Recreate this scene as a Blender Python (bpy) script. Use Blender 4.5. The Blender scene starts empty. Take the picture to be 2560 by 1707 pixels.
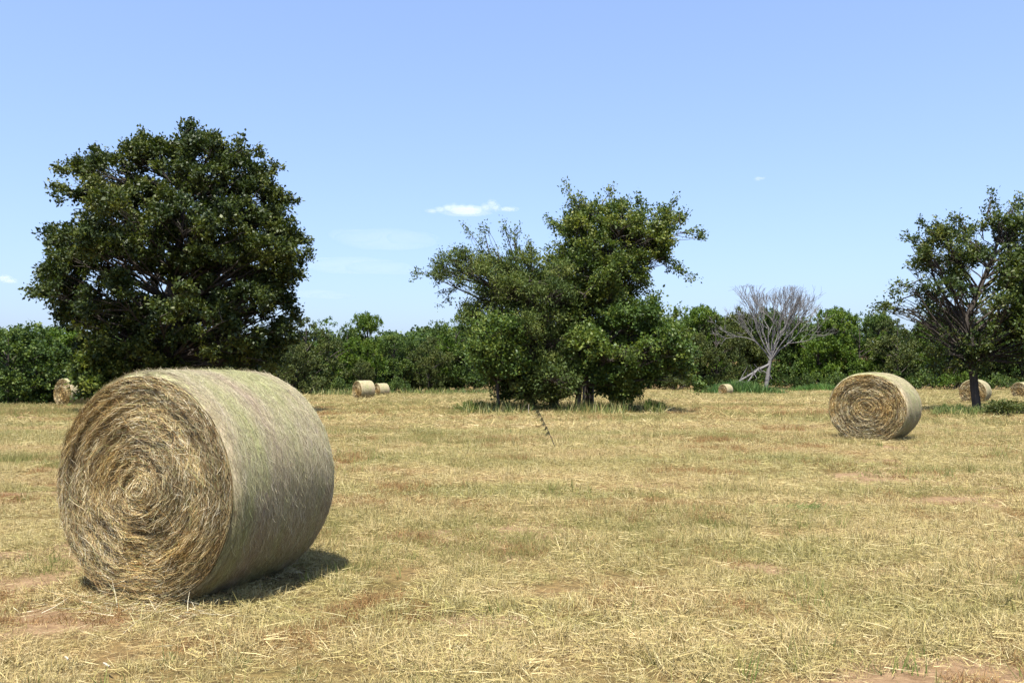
import bpy, math
import numpy as np
from mathutils import Vector

# ------------------------------------------------------------------ camera, sky, sun, exposure
scene = bpy.context.scene
F_PX, CAM_H, HORIZON = 2100.0, 1.48, 926.0
PITCH = math.atan((HORIZON - 853.5) / F_PX)
cam_data = bpy.data.cameras.new('camera')
cam_data.sensor_width = 36.0
cam_data.lens = 36.0 * F_PX / 2560.0
cam_data.clip_start = 0.05
cam_data.clip_end = 9000.0
camera = bpy.data.objects.new('camera', cam_data)
scene.collection.objects.link(camera)
camera.location = (0, 0, CAM_H)
camera.rotation_euler = (math.radians(90) + PITCH, 0, 0)
scene.camera = camera

SUN_EL, SUN_AZ = math.radians(66), math.radians(190)     # azimuth clockwise from the view direction
sun_dir = Vector((math.sin(SUN_AZ) * math.cos(SUN_EL), math.cos(SUN_AZ) * math.cos(SUN_EL), math.sin(SUN_EL)))
world = bpy.data.worlds.new('World')
scene.world = world
world.use_nodes = True
wn, wl = world.node_tree.nodes, world.node_tree.links
wn.clear()
w_out = wn.new('ShaderNodeOutputWorld')
w_bg = wn.new('ShaderNodeBackground')
w_sky = wn.new('ShaderNodeTexSky')
w_sky.sky_type = 'NISHITA'
w_sky.sun_disc = False
w_sky.sun_elevation = SUN_EL
w_sky.sun_rotation = SUN_AZ
w_sky.altitude = 200
w_sky.air_density = 1.0
w_sky.dust_density = 2.4
w_sky.ozone_density = 1.8
w_bg.inputs['Strength'].default_value = 0.15
w_tint = wn.new('ShaderNodeMix')               # white balance of the photograph
w_tint.data_type = 'RGBA'
w_tint.blend_type = 'MULTIPLY'
w_tint.inputs[0].default_value = 1.0
w_tint.inputs[7].default_value = (.90, 1.035, 1.34, 1)
w_soft = wn.new('ShaderNodeGamma')            # the hazy summer sky of the photograph is evener than the clear-air model
w_soft.inputs['Gamma'].default_value = .64
wl.new(w_sky.outputs[0], w_soft.inputs['Color'])
wl.new(w_soft.outputs[0], w_tint.inputs[6])
wl.new(w_tint.outputs[2], w_bg.inputs['Color'])
wl.new(w_bg.outputs[0], w_out.inputs['Surface'])

sun_data = bpy.data.lights.new('sun', 'SUN')
sun_data.energy = 5.0
sun_data.angle = math.radians(0.53)
sun_data.color = (1.0, 0.955, 0.88)
sun = bpy.data.objects.new('sun', sun_data)
scene.collection.objects.link(sun)
sun.rotation_euler = (-sun_dir).to_track_quat('-Z', 'Y').to_euler()
sun.location = (0, -20, 60)

scene.view_settings.view_transform = 'Standard'
scene.view_settings.look = 'None'
scene.view_settings.exposure = 1.2
scene.view_settings.gamma = 1.0
scene.render.engine = 'CYCLES'
scene.cycles.volume_bounces = 3
scene.cycles.max_bounces = 8
scene.cycles.diffuse_bounces = 1

# ------------------------------------------------------------------ helpers
rng = np.random.default_rng(11)
COL = scene.collection


def at(px, py, d):
    """world point seen at photo pixel (px, py), d metres ahead"""
    dx, dz = (px - 1280.0) / F_PX, -(py - 853.5) / F_PX
    v = np.array([dx, math.cos(PITCH) - dz * math.sin(PITCH), math.sin(PITCH) + dz * math.cos(PITCH)])
    return np.array([0, 0, CAM_H]) + v * (d / v[1])


def tag(o, label=None, cat=None, group=None, kind=None):
    if label: o['label'] = label
    if cat: o['category'] = cat
    if group: o['group'] = group
    if kind: o['kind'] = kind
    return o


def empty(name, loc, rz=0.0):
    o = bpy.data.objects.new(name, None)
    COL.objects.link(o)
    o.location = loc
    o.rotation_euler = (0, 0, rz)
    o.empty_display_size = 0.2
    return o


def mesh(name, V, Q=None, T=None, attrs=None, smooth=False, mat=None):
    """numpy -> mesh; attrs: {name: per-vertex float (n,) or colour (n,3)}"""
    me = bpy.data.meshes.new(name)
    V = np.asarray(V, dtype=np.float32)
    me.vertices.add(len(V))
    me.vertices.foreach_set('co', V.ravel())
    Q = np.zeros((0, 4), np.int32) if Q is None else np.asarray(Q, np.int32)
    T = np.zeros((0, 3), np.int32) if T is None else np.asarray(T, np.int32)
    me.loops.add(Q.size + T.size)
    me.loops.foreach_set('vertex_index', np.concatenate([Q.ravel(), T.ravel()]))
    me.polygons.add(len(Q) + len(T))
    st = np.concatenate([np.arange(len(Q)) * 4, Q.size + np.arange(len(T)) * 3]).astype(np.int32)
    me.polygons.foreach_set('loop_start', st)
    if smooth:
        me.polygons.foreach_set('use_smooth', np.ones(len(Q) + len(T), dtype=bool))
    for k, a in (attrs or {}).items():
        a = np.asarray(a, np.float32)
        if a.ndim == 1:
            me.attributes.new(k, 'FLOAT', 'POINT').data.foreach_set('value', a)
        else:
            c = np.ones((len(a), 4), np.float32); c[:, :3] = a
            me.attributes.new(k, 'FLOAT_COLOR', 'POINT').data.foreach_set('color', c.ravel())
    me.update(calc_edges=True)
    me.validate()
    if mat: me.materials.append(mat)
    return me


def obj(name, me, parent=None, loc=(0, 0, 0)):
    o = bpy.data.objects.new(name, me)
    COL.objects.link(o)
    o.location = loc
    if parent: o.parent = parent
    return o


def unit(v):
    return v / np.maximum(np.linalg.norm(v, axis=-1, keepdims=True), 1e-9)


def hash2(i, j, s):
    n = (i * 374761393 + j * 668265263 + s * 144665) & 0xffffffff
    n = ((n ^ (n >> 13)) * 1274126177) & 0xffffffff
    return ((n ^ (n >> 16)) & 0xffff) / 65535.0


def vnoise(x, y, s=0):
    x, y = np.asarray(x, float), np.asarray(y, float)
    i, j = np.floor(x).astype(np.int64), np.floor(y).astype(np.int64)
    u, v = x - i, y - j
    u, v = u * u * (3 - 2 * u), v * v * (3 - 2 * v)
    a, b, c, d = hash2(i, j, s), hash2(i + 1, j, s), hash2(i, j + 1, s), hash2(i + 1, j + 1, s)
    return (a * (1 - u) + b * u) * (1 - v) + (c * (1 - u) + d * u) * v


def fbm(x, y, s=0, o=3):
    t, a, n = 0, 0.5, 0
    for k in range(o):
        t = t + a * vnoise(x * 2 ** k, y * 2 ** k, s + k); n += a; a *= 0.5
    return t / n


def sstep(a, b, x):
    t = np.clip((x - a) / (b - a), 0, 1)
    return t * t * (3 - 2 * t)


_pz = np.interp(np.arange(-60, 3000), [-60, 18, 43, 66, 93, 112, 150, 185, 260, 400, 600, 3000],
                [0, 0, -.42, -.8, -1.42, -1.85, -2.0, -1.8, 2.5, 11, 16, 16])
_pz = np.convolve(np.pad(_pz, 7, mode='edge'), np.ones(15) / 15, 'valid')


def ground_z(x, y):
    x, y = np.asarray(x, float), np.asarray(y, float)
    z = np.interp(y, np.arange(-60, 3000), _pz)
    r = x / np.maximum(np.abs(y), 1)
    z = z - 2.6 * sstep(44, 66, y) * sstep(-.34, -.5, r) * (1 - sstep(150, 220, y))
    z = z + 0.10 * (fbm(x / 6, y / 6, 3) - .5) * sstep(9, 25, y)
    z = z + 0.05 * (fbm(x / 0.9, y / 0.9, 5) - .5) * (1 - sstep(60, 120, y))
    return z


# ------------------------------------------------------------------ materials
def mat_new(name):
    m = bpy.data.materials.new(name)
    m.use_nodes = True
    n, l = m.node_tree.nodes, m.node_tree.links
    n.clear()
    out = n.new('ShaderNodeOutputMaterial')
    b = n.new('ShaderNodeBsdfPrincipled')
    l.new(b.outputs[0], out.inputs['Surface'])
    return m, n, l, b, out


def ramp(n, stops):
    r = n.new('ShaderNodeValToRGB')
    e = r.color_ramp.elements
    while len(e) < len(stops): e.new(0.5)
    for k, (p, c) in enumerate(stops):
        e[k].position = p
        e[k].color = (*c, 1)
    return r


def mixc(n, l, fac, a, b, mode='MIX'):
    m = n.new('ShaderNodeMix')
    m.data_type = 'RGBA'
    m.blend_type = mode
    for s, v in ((0, fac), (6, a), (7, b)):
        if isinstance(v, (int, float)): m.inputs[s].default_value = v
        elif isinstance(v, tuple): m.inputs[s].default_value = (*v, 1)
        else: l.new(v, m.inputs[s])
    return m.outputs[2]


def noise(n, l, vec, scale, detail=3, rough=.6, dist=0.0):
    t = n.new('ShaderNodeTexNoise')
    t.inputs['Scale'].default_value = scale
    t.inputs['Detail'].default_value = detail
    t.inputs['Roughness'].default_value = rough
    t.inputs['Distortion'].default_value = dist
    if vec is not None: l.new(vec, t.inputs['Vector'])
    return t.outputs['Fac']


def mapping(n, l, vec, scale):
    m = n.new('ShaderNodeMapping')
    m.inputs['Scale'].default_value = scale
    l.new(vec, m.inputs['Vector'])
    return m.outputs[0]


def field_tone(n, l):
    """world-position patches shared by the ground and the blades: 0 green, .5 straw, 1 reddish thatch"""
    g = n.new('ShaderNodeNewGeometry').outputs['Position']
    a = noise(n, l, mapping(n, l, g, (.35, .55, .0)), 1.0, 4, .62)
    b = noise(n, l, mapping(n, l, g, (.035, .42, .0)), 1.0, 4, .62)
    m = n.new('ShaderNodeMath'); m.operation = 'MULTIPLY_ADD'
    l.new(a, m.inputs[0]); m.inputs[1].default_value = .5
    k = n.new('ShaderNodeMath'); k.operation = 'MULTIPLY'
    l.new(b, k.inputs[0]); k.inputs[1].default_value = .5
    l.new(k.outputs[0], m.inputs[2])
    return g, m.outputs[0]


def make_ground_mat():
    m, n, l, b, out = mat_new('field_soil_and_thatch')
    g, tone = field_tone(n, l)
    base = ramp(n, [(.36, (.07, .062, .018)), (.46, (.13, .095, .035)), (.54, (.17, .115, .048)), (.64, (.15, .08, .036))])
    l.new(tone, base.inputs[0])
    fine = noise(n, l, mapping(n, l, g, (9, 14, 9)), 1.0, 6, .75)
    fr = ramp(n, [(.34, (.3, .28, .26)), (.5, (.9, .9, .9)), (.68, (1.35, 1.3, 1.2))])
    l.new(fine, fr.inputs[0])
    c = mixc(n, l, 1.0, base.outputs[0], fr.outputs[0], 'MULTIPLY')
    bare = n.new('ShaderNodeAttribute'); bare.attribute_name = 'bare'      # where the stubble is worn away
    br = ramp(n, [(.58, (0, 0, 0)), (.68, (1, 1, 1))])
    l.new(bare.outputs['Fac'], br.inputs[0])
    soil = ramp(n, [(.3, (.12, .072, .036)), (.7, (.27, .18, .10))])
    l.new(fine, soil.inputs[0])
    c = mixc(n, l, br.outputs[0], c, soil.outputs[0])
    l.new(c, b.inputs['Base Color'])
    b.inputs['Roughness'].default_value = .95
    b.inputs['Specular IOR Level'].default_value = .1
    bp = n.new('ShaderNodeBump')
    bp.inputs['Strength'].default_value = .8
    bp.inputs['Distance'].default_value = .03
    l.new(fine, bp.inputs['Height'])
    l.new(bp.outputs[0], b.inputs['Normal'])
    return m


def make_blade_mat(name, stops, tone_mix, transl=.25):
    """grass blades: own colour 'col' times the patch tone of the field"""
    m, n, l, b, out = mat_new(name)
    at_ = n.new('ShaderNodeAttribute'); at_.attribute_name = 'col'
    g, tone = field_tone(n, l)
    r = ramp(n, stops)
    l.new(tone, r.inputs[0])
    c = mixc(n, l, tone_mix, at_.outputs['Color'], r.outputs[0])
    c2 = mixc(n, l, .5, c, mixc(n, l, 1.0, at_.outputs['Color'], r.outputs[0], 'MULTIPLY'))
    l.new(c, b.inputs['Base Color'])
    b.inputs['Roughness'].default_value = .65
    b.inputs['Specular IOR Level'].default_value = .25
    t = n.new('ShaderNodeBsdfTranslucent')
    l.new(c, t.inputs['Color'])
    mx = n.new('ShaderNodeMixShader')
    mx.inputs[0].default_value = transl
    l.new(b.outputs[0], mx.inputs[1]); l.new(t.outputs[0], mx.inputs[2])
    l.new(mx.outputs[0], out.inputs['Surface'])
    return m


def make_leaf_mat(name, dark, mid, light, transl=.28, rough=.42, spec=.45):
    m, n, l, b, out = mat_new(name)
    at_ = n.new('ShaderNodeAttribute'); at_.attribute_name = 'tint'
    r = ramp(n, [(0.0, dark), (.5, mid), (1.0, light)])
    l.new(at_.outputs['Fac'], r.inputs[0])
    l.new(r.outputs[0], b.inputs['Base Color'])
    b.inputs['Roughness'].default_value = rough
    b.inputs['Specular IOR Level'].default_value = spec
    t = n.new('ShaderNodeBsdfTranslucent')
    tc = mixc(n, l, 1.0, r.outputs[0], (1.25, 1.3, .6), 'MULTIPLY')
    l.new(tc, t.inputs['Color'])
    mx = n.new('ShaderNodeMixShader')
    mx.inputs[0].default_value = transl
    l.new(b.outputs[0], mx.inputs[1]); l.new(t.outputs[0], mx.inputs[2])
    l.new(mx.outputs[0], out.inputs['Surface'])
    return m


def make_bark_mat(name, c1, c2):
    m, n, l, b, out = mat_new(name)
    tc = n.new('ShaderNodeTexCoord').outputs['Object']
    f = noise(n, l, mapping(n, l, tc, (9, 9, 1.6)), 1.0, 5, .7)
    r = ramp(n, [(.3, c1), (.7, c2)])
    l.new(f, r.inputs[0])
    l.new(r.outputs[0], b.inputs['Base Color'])
    b.inputs['Roughness'].default_value = .9
    bp = n.new('ShaderNodeBump')
    bp.inputs['Strength'].default_value = .7
    bp.inputs['Distance'].default_value = .03
    l.new(f, bp.inputs['Height']); l.new(bp.outputs[0], b.inputs['Normal'])
    return m


def make_hay_mat(name, radial):
    """wound hay under the loose strands: fine rings on the ends, fine hoops on the barrel"""
    m, n, l, b, out = mat_new(name)
    a = n.new('ShaderNodeAttribute'); a.attribute_name = 'wind'
    vec = a.outputs['Vector']
    f = noise(n, l, mapping(n, l, vec, (70, 5, 5)), 1.0, 5, .7, .4)
    k = noise(n, l, mapping(n, l, vec, (9, 1.6, 1.6)), 1.0, 3, .6)
    if radial:
        r = ramp(n, [(.36, (.025, .016, .008)), (.50, (.10, .066, .03)), (.62, (.21, .15, .075)), (.75, (.30, .24, .14))])  # dark stops paint the shade deep between windings into the hay colour
        q = ramp(n, [(.35, (.78, .68, .55)), (.55, (1, 1, 1)), (.7, (1.05, 1.12, .9))])
    else:
        r = ramp(n, [(.32, (.10, .08, .044)), (.48, (.26, .225, .13)), (.60, (.38, .335, .205)), (.76, (.48, .435, .29))])
        q = ramp(n, [(.38, (.88, .97, .8)), (.5, (1, 1, .96)), (.62, (1.0, .93, .97))])
    l.new(f, r.inputs[0]); l.new(k, q.inputs[0])
    l.new(mixc(n, l, 1.0, r.outputs[0], q.outputs[0], 'MULTIPLY'), b.inputs['Base Color'])
    b.inputs['Roughness'].default_value = .85
    b.inputs['Specular IOR Level'].default_value = .2
    bp = n.new('ShaderNodeBump')
    bp.inputs['Strength'].default_value = 1.0
    bp.inputs['Distance'].default_value = .02 if radial else .006
    l.new(f, bp.inputs['Height']); l.new(bp.outputs[0], b.inputs['Normal'])
    return m


def make_col_mat(name, rough=.6, transl=.12):
    m, n, l, b, out = mat_new(name)
    a = n.new('ShaderNodeAttribute'); a.attribute_name = 'col'
    l.new(a.outputs['Color'], b.inputs['Base Color'])
    b.inputs['Roughness'].default_value = rough
    b.inputs['Specular IOR Level'].default_value = .3
    t = n.new('ShaderNodeBsdfTranslucent')
    l.new(a.outputs['Color'], t.inputs['Color'])
    mx = n.new('ShaderNodeMixShader'); mx.inputs[0].default_value = transl
    l.new(b.outputs[0], mx.inputs[1]); l.new(t.outputs[0], mx.inputs[2])
    l.new(mx.outputs[0], out.inputs['Surface'])
    return m


M = {}
M['ground'] = make_ground_mat()
STRAW = [(.37, (.185, .195, .048)), (.45, (.32, .275, .095)), (.53, (.43, .335, .142)), (.60, (.39, .265, .115)), (.68, (.29, .165, .076))]
M['blade'] = make_blade_mat('dry_grass_blade', STRAW, .55, .14)
M['green_blade'] = make_blade_mat('green_grass_blade', STRAW, .08, .35)
M['straw'] = make_col_mat('loose_straw')
M['hay_end'] = make_hay_mat('wound_hay_end', True)
M['hay_side'] = make_hay_mat('net_wrapped_hay', False)
M['leaf_oak'] = make_leaf_mat('hickory_leaf', (.016, .030, .008), (.046, .065, .012), (.115, .125, .022), .22, .5, .28)
M['leaf_right'] = make_leaf_mat('dark_elm_leaf', (.024, .044, .012), (.056, .082, .017), (.13, .14, .027), .26, .5, .28)
M['leaf_elm'] = make_leaf_mat('elm_leaf', (.033, .060, .014), (.084, .120, .022), (.185, .195, .034), .3, .5, .28)
M['leaf_cedar'] = make_leaf_mat('cedar_spray', (.032, .054, .014), (.072, .102, .023), (.145, .158, .038), .24, .6, .2)
M['leaf_bright'] = make_leaf_mat('sumac_leaf', (.032, .062, .013), (.074, .118, .021), (.165, .19, .035), .3, .5, .28)
M['leaf_wood'] = make_leaf_mat('woodland_leaf', (.020, .042, .011), (.054, .090, .018), (.12, .155, .028), .25, .55, .2)
M['leaf_wood_olive'] = make_leaf_mat('woodland_olive_leaf', (.027, .042, .012), (.066, .084, .020), (.135, .14, .036), .22, .55, .2)
M['leaf_wood_bright'] = make_leaf_mat('woodland_bright_leaf', (.028, .060, .009), (.072, .122, .014), (.15, .195, .026), .3, .55, .2)
M['bark'] = make_bark_mat('dark_bark', (.022, .017, .013), (.075, .06, .046))
M['bark_grey'] = make_bark_mat('bleached_dead_wood', (.095, .088, .082), (.185, .175, .168))
M['weed'] = make_leaf_mat('weed_leaf', (.035, .065, .014), (.07, .105, .02), (.15, .165, .045), .3, .6, .2)

# ------------------------------------------------------------------ ground
def axis_steps(lo, hi, fine_lo, fine_hi, step, grow):
    a = list(np.arange(fine_lo, fine_hi, step))
    s, v = step, fine_hi
    while v < hi: a.append(v); s *= grow; v += s
    a.append(hi)
    s, v = step, fine_lo - step
    b = []
    while v > lo: b.append(v); s *= grow; v -= s
    b.append(lo)
    return np.array(b[::-1] + a)


gx = axis_steps(-1800, 1800, -8, 9, .12, 1.055)
gy = axis_steps(-60, 2600, 1.5, 20, .12, 1.035)
GX, GY = np.meshgrid(gx, gy)
GV = np.stack([GX, GY, ground_z(GX, GY)], -1).reshape(-1, 3)
nx, ny = len(gx), len(gy)
ii = (np.arange(ny - 1)[:, None] * nx + np.arange(nx - 1)).ravel()
field = obj('hay_field', mesh('hay_field', GV, np.stack([ii, ii + 1, ii + 1 + nx, ii + nx], -1), smooth=True,
                            attrs={'bare': fbm(GV[:, 0] * .55, GV[:, 1] * .8, 21, 3)}, mat=M['ground']))
tag(field, 'mown straw coloured hay field with reddish bare soil patches', 'field', kind='structure')


# ------------------------------------------------------------------ grass: ribbons and scatter
def ribbons(P, D, L, W, C, bend=.3, seg=2, side=None):
    """tapered ribbons. P base (n,3), D direction (n,3), L length, W width, C colour (n,3)"""
    n = len(P)
    if side is None:
        side = unit(np.cross(D, rng.normal(size=(n, 3))))
    nrm = unit(np.cross(side, D))
    V, t = [], np.linspace(0, 1, seg + 1)
    sag = rng.normal(size=(n, 1)) * bend
    for k, u in enumerate(t):
        c = P + D * (L * u)[:, None] + nrm * sag * (L * u * u)[:, None]
        w = (W * (1 - .85 * u ** 1.5) * .5)[:, None]
        V += [c - side * w, c + side * w]
    V = np.stack(V, 1)
    m = 2 * (seg + 1)
    base = np.arange(n)[:, None] * m
    Q = np.concatenate([base + np.array([2 * k, 2 * k + 1, 2 * k + 3, 2 * k + 2]) for k in range(seg)])
    return V.reshape(-1, 3), Q, np.repeat(C, m, 0)


PAL_DRY = np.array([[.46, .375, .16], [.385, .29, .12], [.53, .45, .23], [.27, .17, .07], [.285, .265, .074], [.62, .54, .33], [.09, .06, .03]])
PAL_GREEN = np.array([[.10, .16, .03], [.15, .20, .045], [.21, .22, .06], [.075, .125, .03]])
PAL_RUST = np.array([[.30, .16, .06], [.26, .13, .05], [.36, .22, .09], [.18, .10, .04]])
PAL_OLIVE = np.array([[.20, .19, .055], [.16, .17, .045], [.28, .25, .09], [.33, .28, .11]])


def pal(p, n, jit=.12, w=None):
    c = p[rng.choice(len(p), n, p=w)]
    return np.clip(c * (1 + jit * rng.normal(size=(n, 1))), .01, .9)


def proto_standing(n, rad, h, w, palette, lean=.45, name='tuft'):
    r = rad * np.sqrt(rng.random(n)); a = rng.random(n) * 6.283
    P = np.stack([r * np.cos(a), r * np.sin(a), np.full(n, -.012)], -1)
    D = unit(np.stack([rng.normal(size=n) * lean, rng.normal(size=n) * lean, np.ones(n)], -1))
    L = h * (.35 + rng.random(n) ** 1.6)
    V, Q, C = ribbons(P, D, L, w * (.6 + .8 * rng.random(n)), pal(palette, n), .35)
    return V, Q, C


def proto_lying(n, rad, l, w, palette, h=.03):
    r = rad * np.sqrt(rng.random(n)); a = rng.random(n) * 6.283
    P = np.stack([r * np.cos(a), r * np.sin(a), .003 + rng.random(n) ** 1.5 * h], -1)
    b = rng.normal(size=n) * .75 + (rng.random(n) < .3) * rng.random(n) * 6.283
    D = unit(np.stack([np.cos(b), np.sin(b), rng.normal(size=n) * .16], -1))
    L = l * (.3 + rng.random(n))
    return ribbons(P, D, L, w * (.6 + .8 * rng.random(n)), pal(palette, n), .25)


def proto(name, parts, mat):
    V, Q, C, o = [], [], [], 0
    for v, q, c in parts:
        V.append(v); Q.append(q + o); C.append(c); o += len(v)
    me = mesh(name, np.concatenate(V), np.concatenate(Q), attrs={'col': np.concatenate(C)}, mat=mat)
    return bpy.data.objects.new(name, me)        # geometry source for the scatter, not placed itself


def scatter(name, protos, P, scale, tilt=.06):
    n = len(P)
    me = bpy.data.meshes.new(name)
    me.vertices.add(n)
    me.vertices.foreach_set('co', np.asarray(P, np.float32).ravel())
    rot = np.stack([rng.normal(size=n) * tilt, rng.normal(size=n) * tilt, rng.random(n) * 6.283], -1).astype(np.float32)
    me.attributes.new('idx', 'INT', 'POINT').data.foreach_set('value', rng.integers(0, len(protos), n).astype(np.int32))
    me.attributes.new('rot', 'FLOAT_VECTOR', 'POINT').data.foreach_set('vector', rot.ravel())
    me.attributes.new('sca', 'FLOAT', 'POINT').data.foreach_set('value', np.asarray(scale, np.float32))
    o = obj(name, me)
    ng = bpy.data.node_groups.new(name + '_scatter', 'GeometryNodeTree')
    ng.interface.new_socket('Geometry', in_out='INPUT', socket_type='NodeSocketGeometry')
    ng.interface.new_socket('Geometry', in_out='OUTPUT', socket_type='NodeSocketGeometry')
    N, L = ng.nodes, ng.links
    gi, go = N.new('NodeGroupInput'), N.new('NodeGroupOutput')
    iop = N.new('GeometryNodeInstanceOnPoints')
    join = N.new('GeometryNodeJoinGeometry')
    for p in protos:
        oi = N.new('GeometryNodeObjectInfo'); oi.inputs['Object'].default_value = p
        g2 = N.new('GeometryNodeGeometryToInstance')
        L.new(oi.outputs['Geometry'], g2.inputs[0]); L.new(g2.outputs[0], join.inputs[0])

    def named(nm, ty):
        a = N.new('GeometryNodeInputNamedAttribute'); a.data_type = ty
        a.inputs['Name'].default_value = nm
        return a.outputs['Attribute']
    e2r = N.new('FunctionNodeEulerToRotation')
    L.new(named('rot', 'FLOAT_VECTOR'), e2r.inputs[0])
    L.new(gi.outputs[0], iop.inputs['Points'])
    L.new(join.outputs[0], iop.inputs['Instance'])
    iop.inputs['Pick Instance'].default_value = True
    L.new(named('idx', 'INT'), iop.inputs['Instance Index'])
    L.new(e2r.outputs[0], iop.inputs['Rotation'])
    L.new(named('sca', 'FLOAT'), iop.inputs['Scale'])
    L.new(iop.outputs[0], go.inputs[0])
    md = o.modifiers.new('scatter', 'NODES'); md.node_group = ng
    return o


def wedge(d0, d1, per_m2, k=.78):
    """random field points in the viewed wedge (with margin) between two distances"""
    area = k * (d1 * d1 - d0 * d0) + 5.0 * (d1 - d0)
    n = int(area * per_m2 * 1.25)
    d = np.sqrt(d0 * d0 + rng.random(n) * (d1 * d1 - d0 * d0))
    x = d1 * k * rng.uniform(-1, 1, n) + rng.uniform(-1, 1, n) * 2.5 if d1 < 5 else (d * k + 2.5) * rng.uniform(-1, 1, n)
    ok = np.abs(x) < d * k + 2.5
    return x[ok], d[ok]


def keep_field(x, y):
    """the mown field only: not past its far edge"""
    edge = np.interp(x / y, [-.8, -.62, -.46, -.28, -.18, -.08, .1, .3, .5, .8], [58, 60, 68, 96, 112, 140, 152, 152, 150, 150])
    return y < edge


def grass_pts(rings, bare_cut=True):
    X, Y, S = [], [], []
    for d0, d1, dens, sc in rings:
        x, y = wedge(d0, d1, dens)
        X.append(x); Y.append(y); S.append(np.full(len(x), sc))
    X, Y, S = map(np.concatenate, (X, Y, S))
    k = keep_field(X, Y)
    if bare_cut:
        bare = fbm(X * .55, Y * .8, 21, 3)
        k &= rng.random(len(X)) < np.clip(1.2 - sstep(.58, .70, bare) * 1.0, 0, 1)
    X, Y, S = X[k], Y[k], S[k]
    return np.stack([X, Y, ground_z(X, Y)], -1), S * (.75 + .5 * rng.random(len(X)))


near_st = [proto('stubble_tuft', [proto_standing(70, .15, .055, .0036, PAL_DRY, .75), proto_lying(34, .17, .09, .003, PAL_DRY, .03)], M['blade']) for _ in range(4)]
near_st += [proto('stubble_tuft', [proto_standing(90, .07, .09, .0036, PAL_DRY, .5), proto_lying(30, .17, .10, .003, PAL_DRY, .03)], M['blade']) for _ in range(2)]
far_st = [proto('stubble_patch', [proto_standing(90, .5, .09, .015, PAL_DRY, .7), proto_lying(45, .5, .35, .012, PAL_DRY, .05)], M['blade']) for _ in range(4)]
thatch = [proto('cut_straw', [proto_lying(34, .22, .11, .0028, PAL_DRY, .035)], M['blade']) for _ in range(4)]
green = [proto('green_sprig', [proto_standing(14, .045, .13, .005, PAL_GREEN, .35)], M['green_blade']) for _ in range(4)]
olive = [proto('olive_tuft', [proto_standing(110, .16, .085, .0038, PAL_OLIVE, .6)], M['green_blade']) for _ in range(3)]
rust = [proto('rust_tuft', [proto_standing(130, .11, .075, .0036, PAL_RUST, .4), proto_lying(20, .13, .1, .003, PAL_RUST)], M['green_blade']) for _ in range(3)]


def thin(P, S, s, fx, fy, lo, hi, grow=0.0):
    """keep points where a patchy field of the given grain is high"""
    g = fbm(P[:, 0] * fx, P[:, 1] * fy, s, 3)
    row = P[:, 1] + .10 * P[:, 0] + .8 * fbm(P[:, 0] * .07, P[:, 1] * .1, 90)
    g = g + .055 * np.sin(row * 2 * np.pi / 2.3) * (s % 2 * 2 - 1) + .03 * np.sin(row * 2 * np.pi / .77)
    k = rng.random(len(P)) < sstep(lo, hi, g)
    return P[k], S[k] * (1 + grow * (g[k] - .5))


P, S = grass_pts([(1.2, 4, 170, .72), (4, 9, 135, .95), (9, 16, 75, 1.1), (16, 26, 38, 1.5)])
P, S = thin(P, S, 71, 2.6, 2.6, .22, .52, 1.6)
tag(scatter('stubble_grass', near_st, P, S), 'short dry stubble grass covering the near field', 'grass', kind='stuff')
P, S = grass_pts([(22, 45, 4.6, 1.0), (45, 80, 1.8, 1.5), (80, 165, .6, 2.2)])
P, S = thin(P, S, 72, .10, .9, .2, .55, 1.0)
tag(scatter('distant_stubble', far_st, P, S), 'short dry stubble grass of the distant field', 'grass', kind='stuff')
P, S = grass_pts([(1.2, 4, 46, .5), (4, 9, 44, .75), (9, 22, 16, 1.1)])
P, S = thin(P, S, 73, .7, 1.4, .38, .62)
tag(scatter('cut_straw', thatch, P, S), 'loose cut straw lying over the stubble', 'straw', kind='stuff')
P, S = grass_pts([(1.2, 10, 16, 1.0), (10, 25, 8, 1.3), (25, 60, 1.5, 2.2)], False)
P, S = thin(P, S, 40, .5, .6, .42, .70)
tag(scatter('green_sprigs', green, P, S), 'scattered green grass sprigs regrowing between the stubble', 'grass', kind='stuff')
P, S = grass_pts([(1.2, 10, 40, .9), (10, 25, 20, 1.3), (25, 70, 4, 2.6), (70, 150, .5, 5)], False)
P, S = thin(P, S, 44, .16, .7, .49, .68)
tag(scatter('olive_grass', olive, P, S), 'patches of olive green grass among the dry stubble', 'grass', kind='stuff')
P, S = grass_pts([(1.2, 10, 40, .9), (10, 25, 18, 1.3), (25, 50, 3, 2.4)], False)
P, S = thin(P, S, 47, .7, 1.3, .57, .71)
tag(scatter('rusty_grass', rust, P, S), 'patches of rust brown dead grass among the stubble', 'grass', kind='stuff')


# ------------------------------------------------------------------ hay bales
PAL_HAY = np.array([[.46, .36, .18], [.39, .275, .115], [.54, .45, .26], [.25, .155, .065], [.34, .24, .095], [.60, .53, .36], [.14, .085, .04], [.31, .295, .125]])
PAL_WRAP = np.array([[.44, .385, .23], [.37, .32, .185], [.50, .445, .285], [.31, .27, .155], [.39, .325, .24], [.35, .325, .17], [.24, .19, .115]])


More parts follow.
